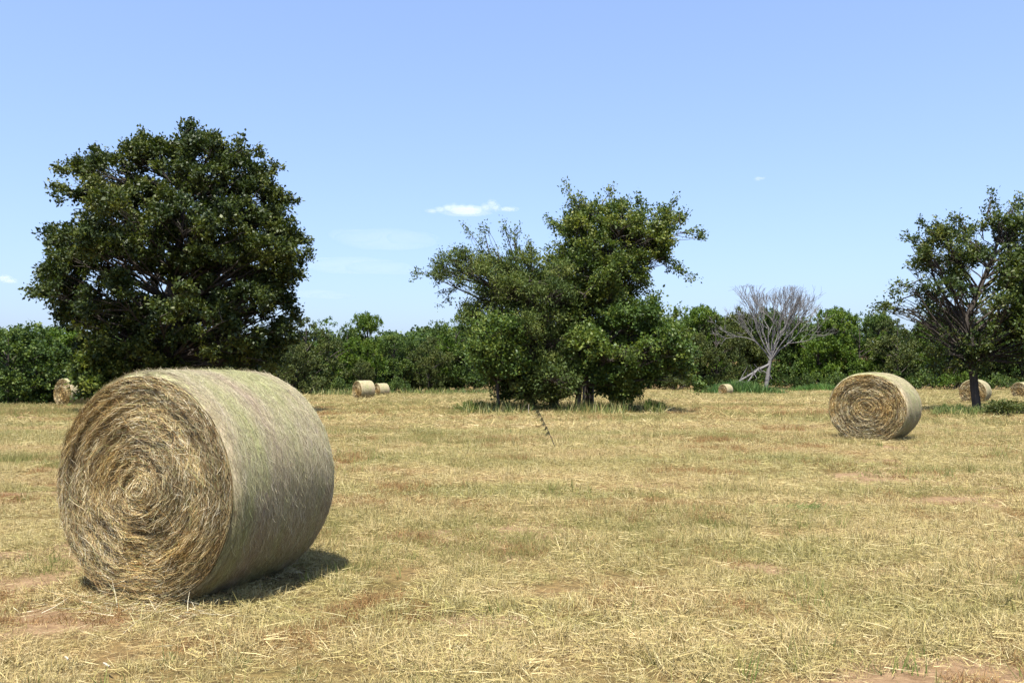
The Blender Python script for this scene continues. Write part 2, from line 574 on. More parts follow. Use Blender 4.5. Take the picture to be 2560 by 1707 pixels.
def bale_meshes(Rx, Rz, L, n_end, n_side, sw, seed):
    """meshes of one bale: origin on the ground under the near end's centre, axis along +Y"""
    global rng
    keep, rng = rng, np.random.default_rng(seed)
    nt, nl = 120, 26
    th = np.linspace(0, 2 * np.pi, nt, endpoint=False)

    def ring(t, y):
        """point of the bale's skin at angle t, depth y"""
        e = np.minimum(y, L - y)
        rnd = .045 * (1 - np.clip(e / .06, 0, 1)) ** 2
        k = 1 - rnd + .030 * (fbm(np.cos(t) * 2.2 + 9, np.sin(t) * 2.2 + y * 2.4, seed) - .5) + .008 * (vnoise(np.cos(t) * 9 + 9, np.sin(t) * 9 + y * 12, seed + 4) - .5) + .008 * np.sin(np.pi * y / L)
        x, z = np.cos(t) * Rx * k, Rz + np.sin(t) * Rz * k
        z = np.where(z < .07, .07 - (.07 - z) * .3, z) - .042
        return np.stack([x, y + 0 * x, z], -1)
    ys = np.concatenate([[0, .012, .03, .06], np.linspace(.1, L - .1, nl - 8), [L - .06, L - .03, L - .012, L]])
    nl = len(ys)
    V = ring(np.tile(th, nl), np.repeat(ys, nt))
    wind = np.stack([V[:, 1], np.tile(np.cos(th), nl), np.tile(np.sin(th), nl)], -1)
    a = (np.arange(nl - 1)[:, None] * nt + np.arange(nt)).ravel()
    b = (np.arange(nl - 1)[:, None] * nt + (np.arange(nt) + 1) % nt).ravel()
    out = {'wrap': mesh('net_wrap', V, np.stack([a, b, b + nt, a + nt], -1), smooth=True, attrs={'wind': wind}, mat=M['hay_side'])}

    def end_y(r, t):
        """relief of an end: slightly domed, uneven windings"""
        w = vnoise(r * 30 + .6 * np.cos(t * 3 + seed), np.cos(t) * 1.5 + 3, seed + 2) - .5
        u = fbm(np.cos(t) * r * 5 + 7, np.sin(t) * r * 5 + 7, seed + 5) - .5
        return (-.022 * (1 - r ** 2) - .034 * w * (r < .98) - .05 * u * (1 - r ** 6)) * 1.0
    nr = 46
    for key, sgn, y0 in (('end_a', 1, 0.0), ('end_b', -1, L)):
        rr = np.linspace(0.0, 1, nr) ** .9
        R2, T2 = np.repeat(rr, nt), np.tile(th, nr)
        E = ring(T2, np.full(len(T2), y0))
        c = np.array([.025, y0, Rz - .035])
        V = c + (E - c) * R2[:, None]
        V[:, 1] = y0 + sgn * end_y(R2, T2)
        wind = np.stack([R2 * .75 + T2 / 6.283 * .03, np.cos(T2), np.sin(T2)], -1)
        a = (np.arange(nr - 1)[:, None] * nt + np.arange(nt)).ravel()
        b = (np.arange(nr - 1)[:, None] * nt + (np.arange(nt) + 1) % nt).ravel()
        q = np.stack([a, b, b + nt, a + nt], -1)
        if sgn < 0: q = q[:, ::-1]
        out[key] = mesh('end_face', V, q, smooth=True, attrs={'wind': wind}, mat=M['hay_end'])
    # strands on an end
    def end_strands(n, sgn, y0):
        r = np.sqrt(rng.random(n)) * .985
        t = rng.random(n) * 6.283
        ln = (.05 + .16 * rng.random(n) ** 1.3) * (.45 + .55 * r)
        dr = rng.normal(size=n) * np.where(rng.random(n) < .18 + .5 * np.clip(.4 - r, 0, .4), .8, .2)
        lift0, lift1 = rng.random(n) ** 2 * .022, rng.random(n) ** 3 * .05
        segs, S = 3, []
        tang_sign = np.where(rng.random(n) < .5, 1, -1)
        for u in np.linspace(0, 1, segs + 1):
            rr = np.clip(r + dr * ln * u / Rx, 0, 1.0)
            tt = t + tang_sign * ln * u / np.maximum(r * Rx, .05)
            e = ring(tt, np.full(n, y0)); c = np.array([.025, y0, Rz - .035])
            p = c + (e - c) * rr[:, None]
            p[:, 1] = y0 + sgn * (end_y(rr, tt) - lift0 * (1 - u) - lift1 * u * u - .004)
            S.append(p)
        # tone: coarse windings with the shadow between them painted in, sectors and chance
        band = fbm(r * 9, np.cos(t) * 1.2 + 3, seed + 9)
        sect = fbm(np.cos(t) * r * 2 + 5, np.sin(t) * r * 2 + 5, seed + 11)
        c = pal(PAL_HAY, n, .15)
        c = c * (.42 + 1.15 * band)[:, None]
        warm = np.clip((sect - .45) * 4, 0, 1)[:, None]
        c = c * (1 - warm * np.array([.02, .13, .34]))
        return S, c
    def side_strands(n):
        t = rng.random(n) * 6.283
        y = rng.random(n) * L
        ln = .025 + .09 * rng.random(n) ** 1.3
        dy = rng.normal(size=n) * np.where(rng.random(n) < .2, .8, .2)
        lift0, lift1 = rng.random(n) ** 3 * .004 + .001, rng.random(n) ** 8 * .03 + .001
        sg = np.where(rng.random(n) < .5, 1, -1)
        S = []
        for u in np.linspace(0, 1, 4):
            tt = t + sg * ln * u / Rx
            yy = np.clip(y + dy * ln * u, 0, L)
            e = ring(tt, yy)
            o = np.stack([np.cos(tt), 0 * tt, np.sin(tt)], -1)
            S.append(e + o * (lift0 * (1 - u) + lift1 * u * u)[:, None])
        band = fbm(y * 5 + t * .12, np.cos(t) * .8 + 3, seed + 19)
        c = pal(PAL_WRAP, n, .13)
        gr = np.clip((band - .52) * 6, 0, 1)[:, None]; pu = np.clip((.46 - band) * 6, 0, 1)[:, None]
        c = c * (1 - gr * np.array([.13, .03, .25])) * (1 - pu * np.array([.08, .15, .07]))
        return S, c
    def build(parts, name):
        V, Q, C, o = [], [], [], 0
        for S, c, w, flat in parts:
            n, m = len(c), 2 * len(S)
            A = np.stack(S, 1)
            d = unit(A[:, -1] - A[:, 0])
            sd = unit(np.cross(d, rng.normal(size=(n, 3))))
            if flat:
                mid = A[:, 1] - np.array([0, 0, Rz]); mid[:, 1] = 0
                sd = unit(np.cross(d, unit(mid)) + rng.normal(size=(n, 3)) * .12)
            tp = np.array([1, .95, .8, .3])[None, :, None]
            ww = (w * (.55 + .9 * rng.random(n)))[:, None, None] * .5 * tp
            vv = np.stack([A - sd[:, None] * ww, A + sd[:, None] * ww], 2).reshape(n, m, 3)
            b = np.arange(n)[:, None] * m + o
            Q += [b + np.array([2 * k, 2 * k + 1, 2 * k + 3, 2 * k + 2]) for k in range(len(S) - 1)]
            V.append(vv.reshape(-1, 3)); C.append(np.repeat(c, m, 0)); o += n * m
        return mesh(name, np.concatenate(V), np.concatenate(Q), attrs={'col': np.concatenate(C)}, mat=M['straw'])
    Sa, ca = end_strands(n_end, 1, 0.0)
    out['straw_end'] = build([(Sa, ca, sw, False)], 'end_straw')
    Ss, cs = side_strands(n_side)
    out['straw_side'] = build([(Ss, cs, sw * .8, True)], 'wrap_straw')
    rng = keep
    return out


def place_bale(ms, px, d, az, label, sc=1.0, dz=0.0, group='round hay bales in the field'):
    x = (px - 1280) / F_PX * d
    e = empty('hay_bale', (x, d, float(ground_z(x, d)) + dz), -az)
    e.scale = (sc, sc, sc)
    tag(e, label, 'hay bale', group)
    obj('net_wrap', ms['wrap'], e)
    obj('end_face', ms['end_a'], e)
    obj('end_face', ms['end_b'], e)
    tag(obj('end_straw', ms['straw_end'], e), kind='stuff')
    tag(obj('wrap_straw', ms['straw_side'], e), kind='stuff')
    return e


bm_main = bale_meshes(.775, .76, 1.02, 58000, 62000, .0022, 5)
b0 = empty('hay_bale', (-2.364, 5.39, float(ground_z(-2.36, 5.6))), -.403)
tag(b0, 'large round hay bale closest to the camera, at lower left', 'hay bale', 'round hay bales in the field')
for nm, k in (('net_wrap', 'wrap'), ('end_face', 'end_a'), ('end_face', 'end_b')):
    obj(nm, bm_main[k], b0)
for nm, k in (('end_straw', 'straw_end'), ('wrap_straw', 'straw_side')):
    tag(obj(nm, bm_main[k], b0), kind='stuff')
n = 1500
th_ = rng.uniform(-1, 1, n)
ly = np.where(rng.random(n) < .7, -.05 - np.abs(rng.normal(size=n)) * .16, rng.random(n) * 1.0)
lx = np.where(ly < 0, th_ * .62, .30 + np.abs(rng.normal(size=n)) * .12)
ca, sa = math.cos(-.403), math.sin(-.403)
wx, wy = -2.364 + lx * ca - ly * sa, 5.39 + lx * sa + ly * ca
PP = np.stack([wx, wy, ground_z(wx, wy) + .01 + rng.random(n) ** 2 * .05], -1)
an = rng.random(n) * 6.283
V, Q, C = ribbons(PP, unit(np.stack([np.cos(an), np.sin(an), rng.normal(size=n) * .25], -1)), .05 + .13 * rng.random(n), np.full(n, .0032), pal(PAL_HAY, n), .4)
tag(obj('spilled_hay', mesh('spilled_hay', V, Q, attrs={'col': C}, mat=M['straw'])), 'loose hay spilled round the foot of the nearest bale', 'hay', kind='stuff')
bm_mid = bale_meshes(.83, .755, 1.0, 19000, 9000, .005, 8)
place_bale(bm_mid, 2165, 17.8, .71, 'second largest hay bale, standing alone on the right side of the field')
bm_far = bale_meshes(.78, .755, 1.2, 5000, 2500, .010, 12)
place_bale(bm_far, 158, 43, math.radians(30), 'hay bale at the far left, half covered by leaves behind the nearest bale')
place_bale(bm_far, 893, 66, math.radians(50), 'nearer and larger bale of the pair between the two big trees')
place_bale(bm_far, 942, 92, math.radians(48), 'smaller farther bale of the pair, partly behind its neighbour')
place_bale(bm_far, 1806, 112, math.radians(55), 'tiny distant hay bale left of the grass clump by the dead tree')
place_bale(bm_far, 2430, 51, math.radians(42), 'hay bale standing behind the trunk of the tree at right')
place_bale(bm_far, 2545, 78, math.radians(62), 'pale hay bale cut by the right edge of the photo')
place_bale(bm_far, 1243, 100, math.radians(40), 'brownish hay bale peeping out left of the centre trees', .9)


# ------------------------------------------------------------------ trees
def tubes(chains, sides=6):
    """chains: list of (points (k,3), radii (k,)) -> one tube mesh"""
    V, Q, o = [], [], 0
    ang = np.linspace(0, 2 * np.pi, sides, endpoint=False)
    for P, R in chains:
        P = np.asarray(P, float); k = len(P)
        D = unit(np.gradient(P, axis=0))
        ref = np.where(np.abs(D[:, 2:3]) > .9, np.array([[1., 0, 0]]), np.array([[0, 0, 1.]]))
        ref = np.repeat(ref[:1], k, 0)
        A = unit(np.cross(D, ref)); B = np.cross(D, A)
        ring = P[:, None] + (A[:, None] * np.cos(ang)[None, :, None] + B[:, None] * np.sin(ang)[None, :, None]) * np.asarray(R)[:, None, None]
        V.append(ring.reshape(-1, 3))
        i = (np.arange(k - 1)[:, None] * sides + np.arange(sides)).ravel() + o
        j = (np.arange(k - 1)[:, None] * sides + (np.arange(sides) + 1) % sides).ravel() + o
        Q.append(np.stack([i, j, j + sides, i + sides], -1)); o += k * sides
    return np.concatenate(V), np.concatenate(Q)


def curve(a, b, k=6, sag=.0, wob=.06, up=.25):
    a, b = np.asarray(a, float), np.asarray(b, float)
    t = np.linspace(0, 1, k)[:, None]
    L = np.linalg.norm(b - a)
    mid = (a + b) / 2 + np.array([0, 0, up * L * .5]) + rng.normal(size=3) * wob * L
    P = (1 - t) ** 2 * a + 2 * t * (1 - t) * mid + t ** 2 * b
    P[1:-1] += rng.normal(size=(k - 2, 3)) * wob * L * .18
    return P


def leaf_mesh(name, S, D, per, spread, length, ll, lw, mat, droop=0.0, clump_t=None, upb=.6):
    """leaves round sprigs: S sprig bases, D directions; per leaves each"""
    n = len(S)
    u = rng.random((n, per)) ** .8
    C = S[:, None] + D[:, None] * (u * length)[..., None] + rng.normal(size=(n, per, 3)) * spread * (.45 + .55 * u)[..., None]
    C[..., 2] -= droop * u * length
    C = C.reshape(-1, 3); N = n * per
    ax = unit(np.repeat(D, per, 0) * .7 + rng.normal(size=(N, 3)) * .8 + np.array([0, 0, -.15]))
    nr = unit(np.cross(ax, rng.normal(size=(N, 3))) + np.array([0, -.12, upb]))
    sd = unit(np.cross(ax, nr))
    f = np.exp(np.clip(rng.normal(size=N), -2, 1.6) * .24)
    l = (ll * f)[:, None]; w = (lw * f * (.75 + .5 * rng.random(N)))[:, None]
    V = np.stack([C, C + ax * l * .45 + sd * w * .5, C + ax * l, C + ax * l * .45 - sd * w * .5], 1).reshape(-1, 3)
    tint = np.repeat(rng.normal(size=n) * .13 + (clump_t if clump_t is not None else .45), per) + rng.normal(size=N) * .16
    return mesh(name, V, np.arange(N * 4).reshape(-1, 4), attrs={'tint': np.repeat(np.clip(tint, 0, 1), 4)}, mat=mat)


def in_poly(p, poly):
    x, y = p[:, 0], p[:, 1]; c = np.zeros(len(p), bool)
    j = len(poly) - 1
    for i in range(len(poly)):
        xi, yi = poly[i]; xj, yj = poly[j]
        c ^= ((yi > y) != (yj > y)) & (x < (xj - xi) * (y - yi) / (yj - yi + 1e-9) + xi)
        j = i
    return c


def edge_dist(p, poly):
    A = np.array(poly, float); B = np.roll(A, -1, 0)
    d = np.full(len(p), 1e9)
    for a, b in zip(A, B):
        t = np.clip(((p - a) @ (b - a)) / max(((b - a) ** 2).sum(), 1e-9), 0, 1)
        d = np.minimum(d, np.linalg.norm(p - (a + t[:, None] * (b - a)), axis=1))
    return d


def field_tree(name, label, base_px, d, poly, n_clump, clump_r, n_sprig, per, ll, lw, mat, trunk_r, forks, depth=.8,
               gap=.42, holes=(), limbs_show=.3, spread=.16, length=.5, group=None, droop=0., bark='bark', tmax=4.2, low=0.0, sprays=(), bunch=.36, inset=.30, rim=1.3, rise=.62):
    """a tree standing in the field. The crown's outline (metres, seen from the front) bounds clumps of leafy sprigs through its depth."""
    bx = (base_px - 1280) / F_PX * d
    root = empty(name, (bx, d, float(ground_z(bx, d))))
    o3 = np.array(root.location)
    PO = np.array([(at(u, v, d) - o3)[[0, 2]] for u, v in poly])
    HO = [np.array([(at(u, v, d) - o3)[[0, 2]] for u, v in h]) for h in holes]
    lo, hi = PO.min(0), PO.max(0)
    # clump centres by dart throwing
    cand = lo + rng.random((9000, 2)) * (hi - lo)
    ok = in_poly(cand, PO)
    for h in HO: ok &= ~in_poly(cand, h)
    cand = cand[ok]; ed = edge_dist(cand, PO)
    cs, cr, cd = [], [], []
    half = (hi[0] - lo[0]) / 2
    for c, e in zip(cand, ed):
        if len(cs) >= n_clump: break
        if e < inset + .06 * clump_r: continue
        r = min(max((e - inset) * 1.05, .30 * clump_r), clump_r * rng.uniform(.7, 1.15))
        T = min(depth * e * 1.5 + .25, tmax)
        yy = rng.uniform(-T, T)
        p = np.array([c[0], yy, c[1]])
        if cs and np.min(np.linalg.norm((np.array(cs) - p) / np.array([1, 1.1, .8]), axis=1) / (np.array(cr) + r)) < .46: continue
        cs.append(p); cr.append(r); cd.append(rng.normal() * .12)
    for c, e in zip(cand[::-1], ed[::-1]):        # small clumps that fill the rim
        if len(cs) >= n_clump * rim: break
        if e < inset or e > .95 * clump_r: continue
        r = clump_r * rng.uniform(.30, .5)
        p = np.array([c[0], rng.uniform(-1, 1) * (depth * e + .3), c[1]])
        if np.min(np.linalg.norm(np.array(cs) - p, axis=1) / (np.array(cr) + r)) < .42: continue
        cs.append(p); cr.append(r); cd.append(rng.normal() * .12)
    cs, cr, cd = np.array(cs), np.array(cr), np.array(cd)
    # leafy bunches towards the skin of each clump, sprigs on the upper side of each bunch
    wgt = cr ** 1.7; nb = n_sprig // 8
    kb = rng.choice(len(cs), nb, p=wgt / wgt.sum())
    vb = unit(rng.normal(size=(nb, 3)))
    vb[:, 2] = np.where(vb[:, 2] < -.3, -vb[:, 2] * .6, vb[:, 2])
    Bc = cs[kb] + vb * (cr[kb] * (.3 + .7 * rng.random(nb) ** .5))[:, None] * np.array([1, 1, .72])
    g = fbm(Bc[:, 0] * .9 + Bc[:, 1] * .7 + 50, Bc[:, 2] * .9 + Bc[:, 1] * .35 + 50, 31, 3)
    kb_keep = g > gap - .18 * rng.random(nb)
    br = bunch * rng.uniform(.6, 1.3, nb)
    ib = rng.integers(0, nb, n_sprig)
    v = unit(rng.normal(size=(n_sprig, 3)) + np.array([0, 0, .45]))
    S = Bc[ib] + v * (br[ib] * rng.random(n_sprig) ** .4)[:, None] * np.array([1, 1, .6])
    v = unit(v * .6 + vb[ib])
    k = kb[ib]
    tb = (rng.normal(size=nb) * .10)[ib]
    keep = kb_keep[ib]
    for h in HO: keep &= ~in_poly(S[:, [0, 2]], h)
    keep &= S[:, 2] > low
    S, k, v, tb = S[keep], k[keep], v[keep], tb[keep]
    extra = []
    for (u0, v0, u1, v1, ns) in sprays:      # slender leafy branch ends that reach out of the crown
        a3, b3 = at(u0, v0, d) - o3, at(u1, v1, d) - o3
        yy = rng.normal() * .5
        t = rng.random(ns) ** .85
        line = a3 + (b3 - a3) * t[:, None] + np.array([0, yy, 0]) + rng.normal(size=(ns, 3)) * (.05 + .16 * (1 - t))[:, None]
        S = np.concatenate([S, line]); v = np.concatenate([v, np.tile(unit(b3 - a3), (ns, 1))])
        near = int(np.argmin(np.linalg.norm(cs - a3, axis=1)))
        k = np.concatenate([k, np.full(ns, near)]); tb = np.concatenate([tb, np.zeros(ns)])
        extra.append((curve(a3 + np.array([0, yy, 0]), b3 + np.array([0, yy, 0]), 6, wob=.03, up=.05), np.linspace(.03, .006, 6) * d / 34))
    D = unit(v + .25 * unit(S - cs.mean(0)) + np.array([0, 0, .25]) + rng.normal(size=S.shape) * .35)
    obj('crown', leaf_mesh('crown', S, D, per, spread, length, ll, lw, mat, droop, .45 + cd[k] + tb), root)
    # trunk, limbs and twigs
    ch = list(extra)
    fk = [np.array([(f[0] - base_px) / F_PX * d, f[2] if len(f) > 2 else 0.0, (at(f[0], f[1], d) - o3)[2]]) for f in forks]
    path = [np.array([0, 0, -.25])] + fk
    tp = [path[0]]
    for a, b in zip(path[:-1], path[1:]):
        tp += list(curve(a, b, 5, wob=.03, up=0)[1:])
    tp = np.array(tp)
    rad = trunk_r * np.interp(np.linspace(0, 1, len(tp)), [0, .06, .5, 1], [1.45, 1.05, .8, .35])
    ch.append((tp, rad))
    tips = []
    for c, r in zip(cs, cr):
        hgt = tp[:, 2]
        want = c[2] - rise * np.linalg.norm(c[:2] - np.interp(c[2], hgt, tp[:, 0]) * np.array([1, 0])) * rng.uniform(.6, 1.0) - .3
        i = int(np.clip(np.searchsorted(hgt, max(want, hgt[-1] * .22)), 2, len(tp) - 1))
        a = tp[i]; q = curve(a, c, 7, wob=.07, up=.12)
        L = np.linalg.norm(c - a)
        r0 = min(rad[i] * .6, .013 * L + .010)
        ch.append((q, np.linspace(r0, .012, 7)))
        tips.append(q)
    m = max(1, int(len(S) * limbs_show))
    pick = rng.choice(len(S), m, replace=False)
    for s in pick:
        q = tips[k[s]]
        a = q[rng.integers(3, 7)]
        ch.append((curve(a, S[s] + D[s] * length * .7, 4, wob=.08, up=.08), np.array([.014, .011, .008, .004]) * (d / 34.)))
    V, Q = tubes(ch, 5)
    obj('trunk', mesh('trunk', V, Q, smooth=True, mat=M[bark]), root)
    tag(root, label, 'thicket' if name == 'thicket' else 'tree', group)
    return root


LEFT_POLY = [(475, 308), (505, 345), (560, 335), (600, 350), (640, 350), (645, 405), (672, 412), (690, 445), (692, 475), (722, 490), (728, 530), (750, 545), (748, 590), (765, 610), (752, 650), (770, 690), (740, 720), (748, 790), (735, 860), (700, 930), (600, 960), (420, 980), (330, 990), (260, 1000), (235, 985), (225, 950), (215, 890), (190, 835), (105, 790), (92, 700), (120, 655), (165, 640), (120, 590), (118, 565), (165, 560), (148, 525), (182, 510), (185, 460), (215, 405), (238, 378), (270, 388), (310, 372), (345, 362), (375, 335), (420, 345), (440, 310)]
field_tree('hickory_tree', 'huge dark green round crowned tree behind the nearest bale', 425, 34, LEFT_POLY, 235, 1.15, 8000, 28, .135, .078, M['leaf_oak'],
           .30, [(420, 900), (415, 790), (440, 640), (455, 480)], gap=.36, spread=.10, length=.28, limbs_show=.16, rim=1.6, holes=[[(110, 915), (195, 915), (195, 1030), (110, 1030)]], bunch=.36, inset=.33,
           sprays=[(240, 580, 122, 568, 16), (230, 650, 118, 600, 16), (250, 450, 240, 385, 16), (360, 420, 374, 345, 18), (475, 410, 476, 318, 30), (520, 420, 535, 345, 18), (650, 470, 690, 410, 14), (690, 560, 758, 600, 14), (690, 690, 762, 690, 14), (210, 720, 100, 690, 18), (590, 420, 600, 355, 12)])

SAPLING_POLY = [(215, 880), (255, 862), (300, 880), (330, 930), (320, 1000), (250, 1012), (222, 1000), (200, 970), (195, 915)]
field_tree('leafy_sapling', 'light olive leafy sapling in front of the far left bale', 245, 33, SAPLING_POLY, 40, .6, 900, 22, .16, .085, M['leaf_elm'],
           .06, [(245, 960), (245, 910)], gap=.36, spread=.11, length=.3, limbs_show=.3, tmax=1.0, bunch=.22, inset=.15, holes=[[(110, 915), (190, 915), (190, 1030), (110, 1030)]])
ELM_POLY = [(1420, 480), (1450, 510), (1520, 500), (1580, 510), (1610, 530), (1680, 500), (1700, 530), (1740, 560), (1748, 590), (1690, 620), (1690, 650), (1715, 690), (1660, 690), (1620, 680), (1610, 715), (1590, 745), (1640, 790), (1600, 850), (1480, 880), (1370, 850), (1340, 700), (1370, 640), (1390, 600), (1372, 560), (1395, 530), (1425, 530)]
field_tree('elm_tree', 'tallest tree of the centre group, crown leaning out to the right', 1472, 37, ELM_POLY, 120, 1.0, 4000, 26, .115, .066, M['leaf_elm'],
           .26, [(1470, 900), (1465, 800), (1500, 690), (1545, 590)], gap=.47, spread=.10, length=.34, limbs_show=.35, group='trees of the centre group',
           sprays=[(1450, 530, 1412, 472, 10), (1500, 520, 1520, 488, 6), (1600, 550, 1590, 505, 8), (1670, 560, 1684, 496, 10), (1700, 580, 1750, 590, 12), (1640, 640, 1716, 692, 16), (1400, 560, 1370, 545, 6), (1590, 700, 1612, 735, 8), (1690, 560, 1722, 530, 8)])
CEDAR_POLY = [(1170, 560), (1215, 570), (1240, 650), (1262, 575), (1290, 570), (1290, 625), (1330, 630), (1350, 640), (1420, 640), (1450, 760), (1440, 900), (1400, 980), (1330, 1005), (1270, 995), (1240, 960), (1190, 940), (1180, 870), (1150, 800), (1160, 760), (1140, 700), (1110, 752), (1090, 720), (1085, 705), (1050, 695), (1060, 668), (1120, 635), (1180, 640), (1200, 645), (1165, 590)]
field_tree('cedar_tree', 'dusky cedar of the centre group with branches sweeping left', 1385, 36, CEDAR_POLY, 110, .95, 3300, 26, .11, .048, M['leaf_cedar'],
           .22, [(1380, 900), (1360, 800), (1320, 720), (1290, 660)], gap=.455, spread=.11, length=.36, limbs_show=.4, group='trees of the centre group',
           sprays=[(1260, 690, 1168, 575, 20), (1225, 640, 1208, 562, 8), (1290, 660, 1262, 570, 12), (1290, 640, 1285, 575, 8), (1210, 690, 1050, 690, 26), (1160, 690, 1104, 756, 10), (1130, 680, 1085, 655, 8), (1180, 660, 1140, 625, 8), (1330, 650, 1322, 610, 6)])
SUMAC_POLY = [(1440, 810), (1560, 775), (1620, 735), (1640, 770), (1680, 780), (1700, 830), (1725, 900), (1720, 965), (1670, 975), (1600, 958), (1560, 990), (1530, 985), (1440, 950), (1410, 880)]
field_tree('oak_tree', 'low bright green spreading tree on the right of the centre group', 1440, 35, SUMAC_POLY, 75, .9, 2800, 24, .125, .072, M['leaf_bright'],
           .13, [(1450, 930), (1500, 870), (1560, 830)], gap=.45, spread=.11, length=.34, limbs_show=.3, group='trees of the centre group',
           sprays=[(1620, 790, 1640, 740, 8), (1670, 820, 1700, 775, 8), (1690, 900, 1745, 965, 14), (1600, 940, 1560, 1000, 8)])
LOW_POLY = [(1190, 800), (1260, 770), (1310, 830), (1310, 930), (1260, 985), (1190, 955), (1165, 900), (1170, 850)]
field_tree('leafy_sapling', 'light green leafy sapling at the left foot of the centre group', 1250, 34, LOW_POLY, 40, .7, 800, 20, .125, .07, M['leaf_bright'],
           .07, [(1245, 930), (1235, 870)], gap=.40, spread=.14, length=.4, limbs_show=.3, group='trees of the centre group', tmax=1.5)

THICKET_POLY = [(1240, 900), (1330, 880), (1440, 890), (1450, 960), (1430, 1015), (1330, 1022), (1240, 1012), (1215, 960)]
field_tree('thicket', 'dark tangled thicket under the cedar at the foot of the centre group', 1335, 35, THICKET_POLY, 60, .6, 1500, 22, .12, .06, M['leaf_cedar'],
           .05, [(1335, 980), (1335, 930)], gap=.38, spread=.12, length=.34, limbs_show=.8, group='trees of the centre group', tmax=1.6)
THICKET_POLY_B = [(1500, 930), (1545, 915), (1590, 930), (1590, 985), (1560, 1012), (1515, 1015), (1500, 985)]
field_tree('thicket', 'leafy low thicket right of the trunks of the centre group', 1525, 35.5, THICKET_POLY_B, 40, .5, 800, 22, .13, .07, M['leaf_elm'],
           .04, [(1525, 985), (1525, 945)], gap=.36, spread=.11, length=.3, limbs_show=.5, group='trees of the centre group', tmax=1.2, bunch=.25, inset=.12)
RIGHT_POLY = [(2488, 490), (2500, 520), (2545, 500), (2600, 520), (2640, 600), (2640, 760), (2600, 930), (2540, 955), (2470, 960), (2420, 960), (2380, 955), (2335, 962), (2320, 930), (2290, 870), (2262, 830), (2255, 790), (2185, 775), (2240, 725), (2262, 700), (2270, 640), (2275, 590), (2310, 565), (2370, 570), (2358, 540), (2440, 530), (2455, 505)]
field_tree('slender_elm_tree', 'open crowned tree with forked dark trunk near the right edge', 2443, 35, RIGHT_POLY, 110, .85, 2500, 24, .12, .065, M['leaf_right'],
           .17, [(2430, 900), (2416, 800), (2462, 700), (2508, 590)], gap=.55, rise=1.15, spread=.10, length=.34, limbs_show=.7,
           sprays=[(2270, 740, 2185, 776, 14), (2290, 700, 2230, 730, 10), (2470, 540, 2488, 488, 10), (2390, 580, 2362, 545, 9), (2530, 540, 2545, 500, 8), (2320, 590, 2300, 565, 6), (2300, 780, 2205, 765, 10)],
           holes=[[(2458, 660), (2530, 650), (2535, 760), (2450, 765)], [(2470, 870), (2520, 870), (2520, 925), (2470, 925)]])
EDGE_POLY = [(2548, 520), (2640, 470), (2760, 480), (2820, 700), (2800, 900), (2700, 960), (2600, 950), (2545, 900), (2530, 800), (2520, 700), (2555, 640)]
field_tree('edge_tree', 'dark leafy tree cut off by the right edge of the photo', 2690, 33, EDGE_POLY, 70, 1.1, 1500, 22, .15, .08, M['leaf_right'],
           .22, [(2690, 850), (2680, 700), (2670, 600)], gap=.38, spread=.16, length=.5, limbs_show=.2)


# ---- dead tree
def dead_tree(px, d):
    global rng
    keep, rng = rng, np.random.default_rng(77)
    x = (px - 1280) / F_PX * d
    root = empty('dead_tree', (x, d, float(ground_z(x, d))))
    s = d / F_PX
    H = (970 - 690) * s
    fork = np.array([1.2 * s * 10, 0, (970 - 893) * s])
    ch = [(curve((0, 0, -.3), fork, 6, wob=.03, up=0), np.linspace(.42, .30, 6))]

    def grow(p, dirv, L, r, lev):
        q = p + dirv * L
        ch.append((curve(p, q, 5 if lev < 4 else 3, wob=.05, up=.06), np.linspace(r, r * .62, 5 if lev < 4 else 3)))
        if lev >= 6: return
        nb = 3 if lev in (1, 2) else 2
        for i in range(nb + (rng.random() < .35)):
            t = rng.uniform(.55, 1.0)
            b = p + dirv * L * t
            dv = unit(dirv + rng.normal(size=3) * .38 + np.array([0, 0, .26]))
            grow(b, dv, L * rng.uniform(.62, .8), max(r * .60, .02), lev + 1)
    for az, el in ((178, 64), (155, 52), (90, 84), (5, 68), (-10, 56), (15, 42), (-70, 74), (35, 60), (115, 68), (-30, 66)):
        a, e = math.radians(az), math.radians(el)
        grow(fork + np.array([0, 0, rng.uniform(-.8, .8)]), np.array([math.cos(a) * math.cos(e), math.sin(a) * math.cos(e) * .8, math.sin(e)]), rng.uniform(4.8, 5.6), .135, 1)
    V, Q = tubes(ch, 4)
    V[:, 2] = np.where(V[:, 2] > H * .93, H * .93 + (V[:, 2] - H * .93) * .35, V[:, 2])
    obj('trunk', mesh('trunk', V, Q, smooth=True, mat=M['bark_grey']), root)
    e1 = (np.array([-106, 12, 0]) * s) + np.array([0, -3, .2])
    lc = [(curve(fork - np.array([0, 0, .6]), e1, 8, wob=.02, up=.12), np.linspace(.22, .10, 8)),
          (curve(fork * .75 + e1 * .25, e1 + np.array([2.4, .4, 0]), 7, wob=.03, up=.1), np.linspace(.16, .07, 7))]
    for i in range(24):
        b = lc[0][0][rng.integers(2, 8)]
        lc.append((curve(b, b + rng.normal(size=3) * 1.3, 4, wob=.1), np.linspace(.06, .025, 4)))
    V, Q = tubes(lc, 5)
    obj('broken_limb', mesh('broken_limb', V, Q, smooth=True, mat=M['bark_grey']), root)['label'] = 'pale broken limb hanging down to the grass on the left'
    tag(root, 'bare grey leafless dead tree in front of the wood', 'tree')
    rng = keep


dead_tree(1913, 140)


